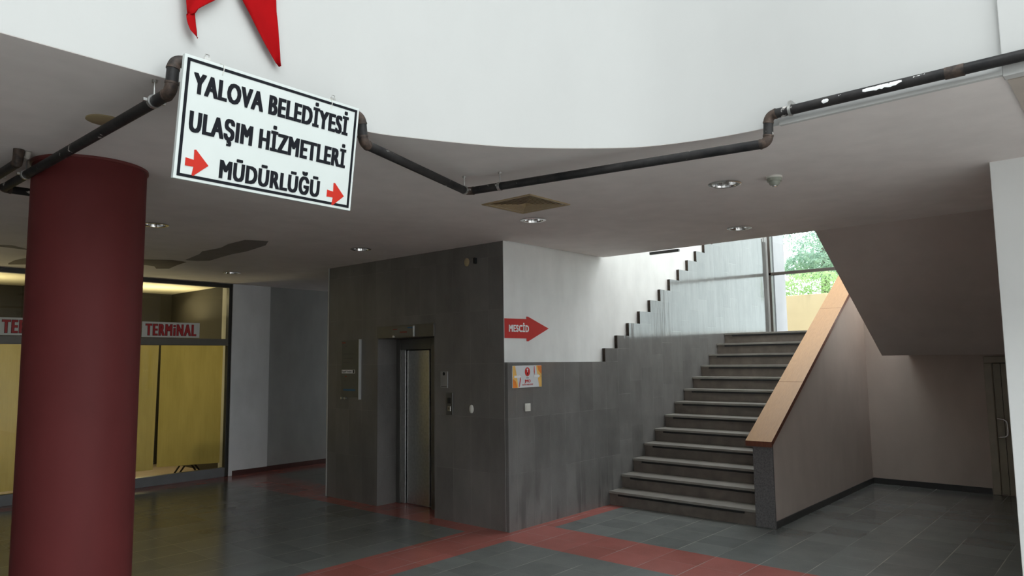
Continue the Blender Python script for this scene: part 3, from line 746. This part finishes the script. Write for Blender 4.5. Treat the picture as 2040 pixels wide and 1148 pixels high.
# ================================================================== HANGING DIRECTION SIGN
TL, TRc = Vector((-4.357, -2.085, 3.092)), Vector((-3.453, -2.085, 3.083))
BL = Vector((-4.352, -2.020, 2.548))
eu = (TRc - TL).normalized(); ev = (TL - BL).normalized(); ev = (ev - eu * ev.dot(eu)).normalized(); en = eu.cross(ev)
SG = lambda u, v, n=0.0: TL + eu * u - ev * v + en * n       # v runs down from the top edge
SGt = lambda u, v, n=0.0: TL + eu * u + ev * v + en * n
sw_, sh_ = 0.906, 0.537
sg = thing('direction_sign', 'white hanging sign board with black lettering and red arrows below the white balcony', 'sign', tuple(SG(0.45, sh_)))
b = new(); prism(b, [SG(0, 0), SG(sw_, 0), SG(sw_, sh_), SG(0, sh_)], -en * 0.022); obj('board', b, MT['sign_white'], sg, 0.002)
b = new(); i0, i1 = 0.013, 0.026
for r in (((i0, i0), (sw_ - i0, i0), (sw_ - i0, i1), (i0, i1)), ((i0, sh_ - i1), (sw_ - i0, sh_ - i1), (sw_ - i0, sh_ - i0), (i0, sh_ - i0)), ((i0, i1), (i1, i1), (i1, sh_ - i1), (i0, sh_ - i1)), ((sw_ - i1, i1), (sw_ - i0, i1), (sw_ - i0, sh_ - i1), (sw_ - i1, sh_ - i1))):
    poly_on(b, SG, r, 0.0004, 0.0012)
obj('border', b, MT['sign_black'], sg)
for s_, u0, u1, vb, h in (('YALOVA BELEDİYESİ', 0.046, 0.846, 0.158, 0.090), ('ULAŞIM HİZMETLERİ', 0.044, 0.848, 0.326, 0.090), ('MÜDÜRLÜĞÜ', 0.196, 0.712, 0.500, 0.082)):
    b = text_bm(s_, SGt, u0, u1, -vb, -vb + h, 0.0012, 0.055, 1.12, lift=0.0005); obj('lettering', b, MT['sign_black'], sg)
for du_, dv in ((0.0, 0.0), (0.712, 0.012)):
    b = new(); poly_on(b, SG, [(0.044 + du_, 0.440 + dv), (0.080 + du_, 0.444 + dv), (0.078 + du_, 0.400 + dv), (0.086 + du_, 0.398 + dv), (0.146 + du_, 0.457 + dv), (0.083 + du_, 0.514 + dv), (0.076 + du_, 0.511 + dv), (0.081 + du_, 0.474 + dv), (0.044 + du_, 0.475 + dv)], 0.0005, 0.0012)
    obj('arrow', b, MT['sign_red'], sg)
for u in (0.085, 0.735):
    b = new()
    prism(b, [SG(u, 0.004, -.004), SG(u + .028, 0.004, -.004), SG(u + .028, 0.004, -.010), SG(u, 0.004, -.010)], ev * 0.018)
    tube(b, [SG(u + .006, 0, -.007), SG(u + .006, -.026, -.007), SG(u + .022, -.026, -.007), SG(u + .022, 0, -.007)], 0.0025, 8)
    obj('hanging_clip', b, MT['zinc'], sg)
for u in (0.17, 0.735):
    b = new(); tube(b, [SG(u, 0.045, .002), SG(u + .004, 0.02, .003), SG(u + .002, 0.0, .003), SG(u - .002, -.006, -.01), SG(u - .004, -.008, -.03)], 0.0018, 8); obj('cable_tie', b, MT['plastic'], sg)

# ================================================================== RED FLAG
b = new()
FY = -1.872
def cloth(rows, lift):
    g = []
    for i, row in enumerate(rows):
        (xa, za), (xb, zb) = row; line = []
        for k in range(9):
            t = k / 8
            x, z = xa + (xb - xa) * t, za + (zb - za) * t
            y = FY - lift(i / (len(rows) - 1), t)
            line.append(b.verts.new((x, y, z)))
        g.append(line)
    for r0, r1 in zip(g, g[1:]):
        for k in range(8):
            f = b.faces.new((r0[k], r0[k + 1], r1[k + 1], r1[k])); f.smooth = True
# upper cloth (above the picture), then the two tails
cloth([((-4.305, 4.1), (-3.835, 4.1)), ((-4.302, 3.9), (-3.835, 3.9)), ((-4.298, 3.78), (-3.833, 3.78)), ((-4.297, 3.7), (-3.832, 3.72))], lambda a, t: 0.015 + 0.012 * math.sin(7 * t + 2))
cloth([((-4.297, 3.7), (-4.075, 3.71)), ((-4.295, 3.6), (-4.09, 3.56)), ((-4.290, 3.48), (-4.13, 3.49)), ((-4.285, 3.42), (-4.19, 3.435)), ((-4.282, 3.38), (-4.222, 3.405)), ((-4.278, 3.352), (-4.236, 3.378))], lambda a, t: 0.018 + 0.02 * a * (1 - t) + 0.008 * math.sin(6 * t + 3 * a))
cloth([((-4.279, 3.358), (-4.234, 3.385)), ((-4.277, 3.335), (-4.231, 3.362)), ((-4.270, 3.312), (-4.227, 3.33)), ((-4.258, 3.288), (-4.222, 3.30)), ((-4.222, 3.262), (-4.219, 3.266))], lambda a, t: 0.015 + 0.016 * (1 - t))
cloth([((-4.075, 3.71), (-3.832, 3.72)), ((-4.05, 3.62), (-3.83, 3.68)), ((-4.02, 3.545), (-3.828, 3.61)), ((-3.975, 3.48), (-3.825, 3.54)), ((-3.93, 3.41), (-3.815, 3.46)), ((-3.885, 3.345), (-3.808, 3.38)), ((-3.845, 3.295), (-3.803, 3.325)), ((-3.822, 3.272), (-3.80, 3.285)), ((-3.797, 3.262), (-3.795, 3.262))], lambda a, t: 0.016 + 0.010 * math.sin(5 * t + 3 * a) + 0.012 * t * (1 - a))
fl = obj('red_flag', b, MT['flag'], recalc=False)
sm = fl.modifiers.new('thick', 'SOLIDIFY'); sm.thickness = 0.0015
tag(fl, 'red cloth flag with two pointed tails hanging on the white balcony wall', 'flag')

# ================================================================== PIPES
PR = 0.0265
pz = H - 0.10
def run_pipe(root, pts, bend=0.042):
    """straight black lengths with rusty elbows between them"""
    pts = [Vector(p) for p in pts]; ends = [pts[0]]
    for i in range(1, len(pts) - 1):
        a = arc(pts[i - 1], pts[i], pts[i + 1], bend)
        ends += [a[0], a[-1]]
        e = new(); tube(e, a, PR * 1.03, 20)
        for q, d in ((a[0], a[0] - a[1]), (a[-1], a[-1] - a[-2])):
            d = d.normalized(); tube(e, [q - d * .003, q + d * .006], PR * 1.10, 20)
        obj('elbow', e, MT['rust'], root)
    ends.append(pts[-1])
    for i in range(0, len(ends), 2):
        e = new(); tube(e, [ends[i], ends[i + 1]], PR, 20); obj('pipe_length', e, MT['pipe'], root)
def clamp(root, p, d, topz=None, rod=True):
    p, d = Vector(p), Vector(d).normalized()
    e = new(); tube(e, [p - d * .010, p + d * .010], PR * 1.16, 20)
    u = d.cross(Vector((0, 0, 1))).normalized()
    for s_ in (-1, 1):
        c = p + u * s_ * (PR * 1.5)
        bx(e, c.x - .008, c.x + .008, c.y - .008, c.y + .008, c.z - .006, c.z + .006)
    o_ = obj('pipe_clamp', e, MT['zinc'], root)
    if topz:
        e = new(); tube(e, [p + Vector((0, 0, PR)), Vector((p.x, p.y, topz))], 0.004, 8); tube(e, [(p.x, p.y, topz - .012), (p.x, p.y, topz)], 0.012, 8)
        obj('hanger_rod', e, MT['zinc'], root)
wp = thing('water_pipe', 'long black steel pipe with rusty elbows running under the ceiling and round the white balcony', 'pipe', (-2.15, -1.6, pz))
YP = -1.965
main = [(-3.9, 0.56, pz), (-4.385, 0.56, pz), (-4.36, YP, pz), (-4.352, YP, H + .052), (-3.352, YP, H + .046), (-3.335, YP, pz), (-2.155, -1.575, pz), (-1.795, -3.575, pz), (-1.80, -3.585, H + .055), (-1.80, -6.2, H + .050)]
run_pipe(wp, main)
clamp(wp, (-2.20, -1.592, pz), (1.18, .39, 0), H); clamp(wp, (-2.105, -1.84, pz), (.33, -1.98, 0), H)
clamp(wp, (-4.365, -1.80, pz), (0, 1, 0), H); clamp(wp, (-4.383, 0.05, pz), (0, 1, 0), H)
e = new(); tube(e, [(-1.80, -3.70, H + .054), (-1.80, -3.715, H + .054)], PR * 1.22, 20); bx(e, -1.81, -1.745, -3.718, -3.697, H + .085, H + .105); obj('pipe_clamp', e, MT['zinc'], wp)
e = new(); tube(e, [(-1.80, -4.44, H + .052), (-1.80, -4.52, H + .052)], PR * 1.1, 20); obj('coupling', e, MT['rust'], wp)

def paint_patch(y0, y1, a0, a1, n_=14):
    e = new(); rows = []
    for i in range(n_ + 1):
        y = y0 + (y1 - y0) * i / n_; w = math.sin(PI * (i + .3) / (n_ + .6)) ** 0.4
        lo_, hi_ = a0 + (1 - w) * .5 + random.uniform(0, .28), a1 - (1 - w) * .5 - random.uniform(0, .28)
        rows.append([e.verts.new((-1.80 + math.cos(lo_ + (hi_ - lo_) * k / 5) * PR * 1.02, y, H + .0525 + math.sin(lo_ + (hi_ - lo_) * k / 5) * PR * 1.02)) for k in range(6)])
    for r0, r1 in zip(rows, rows[1:]):
        for k in range(5): e.faces.new((r0[k], r0[k + 1], r1[k + 1], r1[k])).smooth = True
    obj('paint_patch', e, MT['letter_white'], wp)
paint_patch(-4.08, -4.26, 2.25, 3.55); paint_patch(-3.88, -3.915, 2.6, 3.7, 6); paint_patch(-3.955, -3.98, 2.2, 2.9, 6); paint_patch(-4.31, -4.36, 2.3, 2.8, 6)
wp2 = thing('water_pipe', 'short black pipe end with a clamp left of the red column, above the other pipe', 'pipe', (-4.5, .2, pz))
pz2 = H - .08
e = new(); tube(e, [(-4.475, -.10, pz2), (-4.48, 0.9, pz2), (-4.485, 5.9, pz2)], PR, 20); obj('pipe_length', e, MT['pipe'], wp2)
e = new(); tube(e, [(-4.475, -.10, pz2), (-4.475, -.13, pz2), (-4.475, -.145, pz2 + .02), (-4.475, -.15, H)], PR * 1.05, 20); obj('elbow', e, MT['rust'], wp2)
clamp(wp2, (-4.477, .30, pz2), (0, 1, 0), H)
e = new(); tube(e, [(-4.426, -.13, H - .03), (-4.428, 5.9, H - .03)], 0.016, 16); tube(e, [(-4.426, -.13, H - .03), (-4.426, -.15, H)], 0.016, 16)
tag(obj('cable_conduit', e, MT['conduit']), 'cream plastic conduit between the two black pipes left of the red column', 'conduit')

# ================================================================== CEILING FITTINGS
def downlight(x, y, label):
    t = thing('recessed_downlight', label, 'ceiling light', (x, y, H), 'round recessed ceiling lights')
    return t
b = new(); lathe(b, [(0.116, 0.0), (0.118, -0.006), (0.104, -0.011), (0.090, -0.008), (0.087, 0.004)], (0, 0, 0), 48)
for f in list(b.faces):
    if len(f.verts) > 4: b.faces.remove(f)
ring_me = obj('trim_ring', b, MT['chrome'])
b = new(); lathe(b, [(0.087, 0.004), (0.080, 0.05), (0.070, 0.10), (0.062, 0.13)], (0, 0, 0), 48, smooth=False)
for f in list(b.faces):
    if len(f.verts) > 4 and min(v.co.z for v in f.verts) < 0.01: b.faces.remove(f)
refl_me = obj('reflector', b, MT['chrome'])
b = new(); lathe(b, [(0.016, 0.129), (0.020, 0.09), (0.022, 0.05), (0.016, 0.03), (0.0, 0.026)], (0, 0, 0), 20); bulb_me = obj('bulb', b, MT['bulb'])
protos = (ring_me, refl_me, bulb_me)
LBL = ['round ceiling downlight beside the smoke detector', 'round ceiling downlight closest to the stair window', 'round ceiling downlight next to the square air vent', 'round ceiling downlight in front of the lift wall, left of the stone corner', 'faint round ceiling downlight over the far grey wall by the shop', 'round ceiling downlight half hidden behind the red column']
for i, ((x, y), lb) in enumerate(zip(LIGHTS, LBL)):
    t = thing('recessed_downlight', lb, 'ceiling light', (x, y, H), 'round recessed ceiling lights')
    for p_ in protos:
        c_ = p_ if i == 0 else p_.copy()
        if i: COL.objects.link(c_)
        c_.parent = t

sd = thing('smoke_detector', 'small greenish white smoke detector on the ceiling', 'smoke detector', (-0.65, -3.16, H))
b = new(); lathe(b, [(0.055, H), (0.056, H - .012), (0.053, H - .014)], (-0.65, -3.16, 0), 36); obj('base', b, MT['plastic'], sd)
b = new(); lathe(b, [(0.050, H - .014), (0.050, H - .036), (0.040, H - .038), (0.036, H - .055), (0.024, H - .066), (0.0, H - .068)], (-0.65, -3.16, 0), 36); obj('head', b, MT['plastic_green'], sd)
b = new(); lathe(b, [(0.020, H - .0665), (0.016, H - .073), (0.0, H - .074)], (-0.65, -3.16, 0), 24); obj('lens', b, MT['chrome'], sd)

dcx, dcy = (DX0 + DX1) / 2, (DY0 + DY1) / 2
dv = thing('air_diffuser', 'square beige ceiling air vent with nested louvres', 'air vent', (dcx, dcy, H))
def sq(bm, r0, z0, r1, z1):
    a = [bm.verts.new((dcx + s_ * r0, dcy + t_ * r0, z0)) for s_, t_ in ((-1, -1), (1, -1), (1, 1), (-1, 1))]
    c = [bm.verts.new((dcx + s_ * r1, dcy + t_ * r1, z1)) for s_, t_ in ((-1, -1), (1, -1), (1, 1), (-1, 1))]
    for i in range(4): bm.faces.new((a[i], a[(i + 1) % 4], c[(i + 1) % 4], c[i]))
b = new(); R0 = 0.262
sq(b, R0, H, R0 - .004, H - .008); sq(b, R0 - .004, H - .008, R0 - .026, H - .008); sq(b, R0 - .026, H - .008, R0 - .042, H + .03)
obj('frame', b, MT['beige'], dv)
for k in range(6):
    r = R0 - .050 - k * .031
    b = new(); sq(b, r, H - .005, r - .009, H - .005); sq(b, r - .009, H - .005, r - .034, H + .034); sq(b, r, H - .005, r - .004, H - .002); sq(b, r - .004, H - .002, r - .031, H + .036); obj('louvre', b, MT['beige'], dv)
b = new(); bx(b, DX0 + .031, DX1 - .031, DY0 + .031, DY1 - .031, H + .045, H + .2); obj('duct', b, MT['dark_hole'], dv)

b = new(); lathe(b, [(0.085, H), (0.086, H - .006), (0.078, H - .010), (0.0, H - .012)], (-4.325, -1.07, 0), 40)
tag(obj('ceiling_cover', b, MT['cover']), 'flat yellowed round cover on the ceiling partly behind the black pipe', 'cover plate')
b = new(); bx(b, 1.862, 1.895, -1.035, -0.645, H - .038, H - .006)
tag(obj('ceiling_strip', b, MT['alu_grey'], None, 0.002), 'thin dark metal strip under the ceiling edge above the stepped wall', 'trim strip')

# ================================================================== SHOP FRONT (terminal)
SY = 6.0
sf = thing('shopfront', 'glazed shop front with dark frames and warm light inside behind the red column', 'shop window', (-4.5, SY, 0))
X0, X1 = -9.0, 0.0
b = new(); bx(b, X0, X1, SY - .03, SY + .05, 2.985, H - .004); obj('top_rail', b, MT['alu_dark'], sf)
b = new(); bx(b, X0, X1, SY - .03, SY + .05, 2.065, 2.16); bx(b, X0, X1, SY - .035, SY + .05, 2.055, 2.075); obj('transom', b, MT['alu_brown'], sf, 0.003)
b = new(); bx(b, X0, X1, SY - .03, SY + .05, 0.0, 0.14); obj('kick_plate', b, MT['alu_grey'], sf, 0.003)
for x in (-0.055, -2.20, -4.35, -6.5, -8.65):
    b = new(); bx(b, x, x + .055, SY - .035, SY + .055, 0.0, H - .004); obj('mullion', b, MT['alu_dark'] if x > -1 else MT['alu_brown'], sf, 0.003)
for xa, xb in ((-2.145, -0.055), (-4.295, -2.20), (-6.445, -4.35), (-8.595, -6.5)):
    for z0, z1 in ((0.14, 2.055), (2.16, 2.985)):
        b = new(); bx(b, xa, xb, SY + .005, SY + .012, z0, z1); obj('pane', b, MT['shop_glass'], sf)
b = new(); bx(b, 0.0, 0.062, SY - .05, SY + .3, 0, H); struct('trim_5', b, MT['grey_wall'])
def blind(x0, x1, x0b, x1b, zb0, zb1, label):
    b = new(); nx, nz = 24, 10; g = []
    for j in range(nz + 1):
        t = j / nz; row = []
        for i in range(nx + 1):
            s_ = i / nx
            xa, xb = x0 + (x0b - x0) * t, x1 + (x1b - x1) * t
            zb = zb0 + (zb1 - zb0) * s_
            row.append(b.verts.new((xa + (xb - xa) * s_, SY + .11 + .008 * math.sin(s_ * 9 + t * 2) * t, 2.08 + (zb - 2.08) * t)))
        g.append(row)
    for r0, r1 in zip(g, g[1:]):
        for i in range(nx):
            f = b.faces.new((r0[i], r0[i + 1], r1[i + 1], r1[i])); f.smooth = True
    t_ = thing('roller_blind', label, 'blind', ((x0 + x1) / 2, SY + .11, 2.08), 'yellow shop blinds')
    obj('fabric', b, MT['blind'], t_)
    b = new(); tube(b, [(x0, SY + .12, 2.10), (x1, SY + .12, 2.10)], 0.022, 14); obj('roller_tube', b, MT['alu_light'], t_)
blind(-1.035, -0.062, -1.035, -0.075, 0.245, 0.205, 'broad yellow shop blind beside the grey wall')
blind(-2.12, -1.065, -2.10, -1.095, 0.235, 0.215, 'yellow shop blind left of the dark gap, partly behind the red column')
blind(-4.27, -2.23, -4.27, -2.23, 0.16, 0.16, 'yellow shop blind on the left side of the red column')
def term_sign(x0, x1, label):
    zt0, zt1 = 2.172, 2.402
    t_ = thing('terminal_sign', label, 'sign', ((x0 + x1) / 2, SY - .01, zt0), 'TERMINAL signs')
    U = lambda u, v, n=0.0: Vector((u, SY - .006 - n, v))
    b = new(); bx(b, x0, x1, SY - .006, SY + .004, zt0, zt1); obj('board', b, MT['board_grey'], t_, 0.001)
    m = 0.045
    b = text_bm('TERMiNAL', U, x0 + m, x1 - .05, zt0 + .025, zt1 - .028, 0.001, 0.068, 1.25, lift=0.0003); obj('letter_outline', b, MT['sign_black'], t_)
    b = text_bm('TERMiNAL', U, x0 + m + .0045, x1 - .0545, zt0 + .029, zt1 - .032, 0.001, 0.045, 1.25, lift=0.0016); obj('lettering', b, MT['letter_red'], t_)
term_sign(-1.365, -0.508, 'TERMINAL sign in red letters right of the red column')
term_sign(-3.14, -2.28, 'TERMINAL sign left of the red column, mostly hidden by it')

b = new(); bx(b, -9.1, 0.3, SY + .06, 9.4, -.2, 0.0); struct('floor_shop', b, MT['shop_floor'])
b = new(); bx(b, -9.1, 0.3, SY + .06, 9.4, H, H + .15); struct('ceiling_shop', b, MT['shop_ceiling'])
b = new(); bx(b, -9.1, 0.3, 8.35, 8.45, 0, H); bx(b, 0.05, 0.2, SY + .3, 8.4, 0, H); bx(b, -2.30, -2.20, SY + .4, 8.4, 0, H); struct('wall_shop', b, MT['shop_wall'])
b = new(); lathe(b, [(0.085, H), (0.085, H - .008), (0.06, H - .012), (0.0, H - .010)], (-1.27, 7.3, 0), 28)
tag(obj('shop_ceiling_light', b, MT['bulb']), 'small round light on the shop ceiling behind the glass', 'ceiling light')
tb = thing('folding_trestle', 'folding trestle with crossed dark legs just behind the yellow blind', 'trestle', (-0.33, 6.65, 0))
b = new(); bx(b, -0.58, -0.08, 6.55, 6.75, 0.60, 0.63); obj('top_bar', b, MT['shop_floor'], tb, 0.004)
for y in (6.57, 6.73):
    for xa, xb in ((-0.56, -0.14), (-0.10, -0.52)):
        b = new(); tube(b, [(xa, y, 0.60), (xb, y, 0.01)], 0.014, 10); obj('leg', b, MT['black'], tb)

# ================================================================== OUTSIDE, seen through the stair window
b = new(); bx(b, WX + .2, 10.6, -12, 9, 1.7, 1.98); struct('ground_outside', b, MT['ground'])
b = new(); bx(b, 10.6, 10.85, -0.7, 10, 1.5, 3.14); bx(b, 10.6, 10.85, -14, -0.7, 1.5, 2.35); struct('wall_outside', b, MT['yellow_wall'], 0.01)
b = new(); bx(b, 10.85, 24, -0.7, 14, 2.0, 3.10); bx(b, 10.85, 24, -14, -0.7, 2.0, 2.33); struct('ground_terrace', b, MT['grass'])
def blades(name, n_, fn, size, mat):
    b = new()
    for _ in range(n_):
        c, nrm, sc = fn()
        u, v = frame_of(nrm); a = random.random() * 2 * PI
        u, v = u * math.cos(a) + v * math.sin(a), v * math.cos(a) - u * math.sin(a)
        L, Wd = size * sc, size * sc * 0.55
        p = [c - u * L, c - v * Wd * .6 - u * L * .2, c + u * L, c + v * Wd * .6 - u * L * .2]
        b.faces.new([b.verts.new(q) for q in p])
    return b
def rnd_unit():
    z = random.uniform(-1, 1); a = random.uniform(0, 2 * PI); r = math.sqrt(1 - z * z)
    return Vector((r * math.cos(a), r * math.sin(a), z))
def crown(lobes):
    def f():
        c, r = random.choice(lobes); d = rnd_unit(); q = random.uniform(0.55, 1.0) ** 0.5
        return Vector(c) + Vector((d.x * r[0], d.y * r[1], d.z * r[2])) * q, (d + rnd_unit() * .8).normalized(), random.uniform(.6, 1.3)
    return f
def tree(loc, lobes, n_, size, mat, label, trunk_h):
    t = thing('tree', label, 'tree', loc)
    obj('foliage', blades('foliage', n_, crown(lobes), size, mat), mat, t, recalc=False)
    b = new(); x, y, z = loc
    tube(b, [(x, y, z), (x + .04, y, z + trunk_h * .5), (x + .02, y + .05, z + trunk_h)], [0.13, 0.10, 0.05], 10); obj('trunk', b, MT['bark'], t)
tree((13.6, 1.1, 3.1), [((13.5, 1.1, 5.2), (1.2, 1.05, 1.1)), ((13.3, .8, 4.35), (1.1, .95, .7)), ((13.4, 1.35, 4.1), (.9, .75, .35)), ((13.6, .2, 4.9), (1.2, 1.1, 1.3)), ((13.6, .9, 6.3), (.9, .9, .8))], 15000, 0.052, MT['leaf'], 'leafy green tree outside above the yellow wall, seen through the stair window', 2.2)
def hedge_pt():
    y = random.uniform(-1.8, 5); h = 0.52 + .16 * math.sin(y * 2.1) + (.25 if y > 1.9 else 0)
    return Vector((11.6 + random.uniform(-.35, .35), y, 3.1 + random.uniform(0, h))), rnd_unit(), random.uniform(.6, 1.3)
h_ = obj('hedge', blades('hedge', 9500, hedge_pt, 0.046, MT['hedge']), MT['hedge'], recalc=False)
tag(h_, 'bright green bushes growing along the top of the yellow wall', 'bushes', kind='stuff')

for o_ in bpy.data.objects:
    if '_o' in o_: del o_['_o']
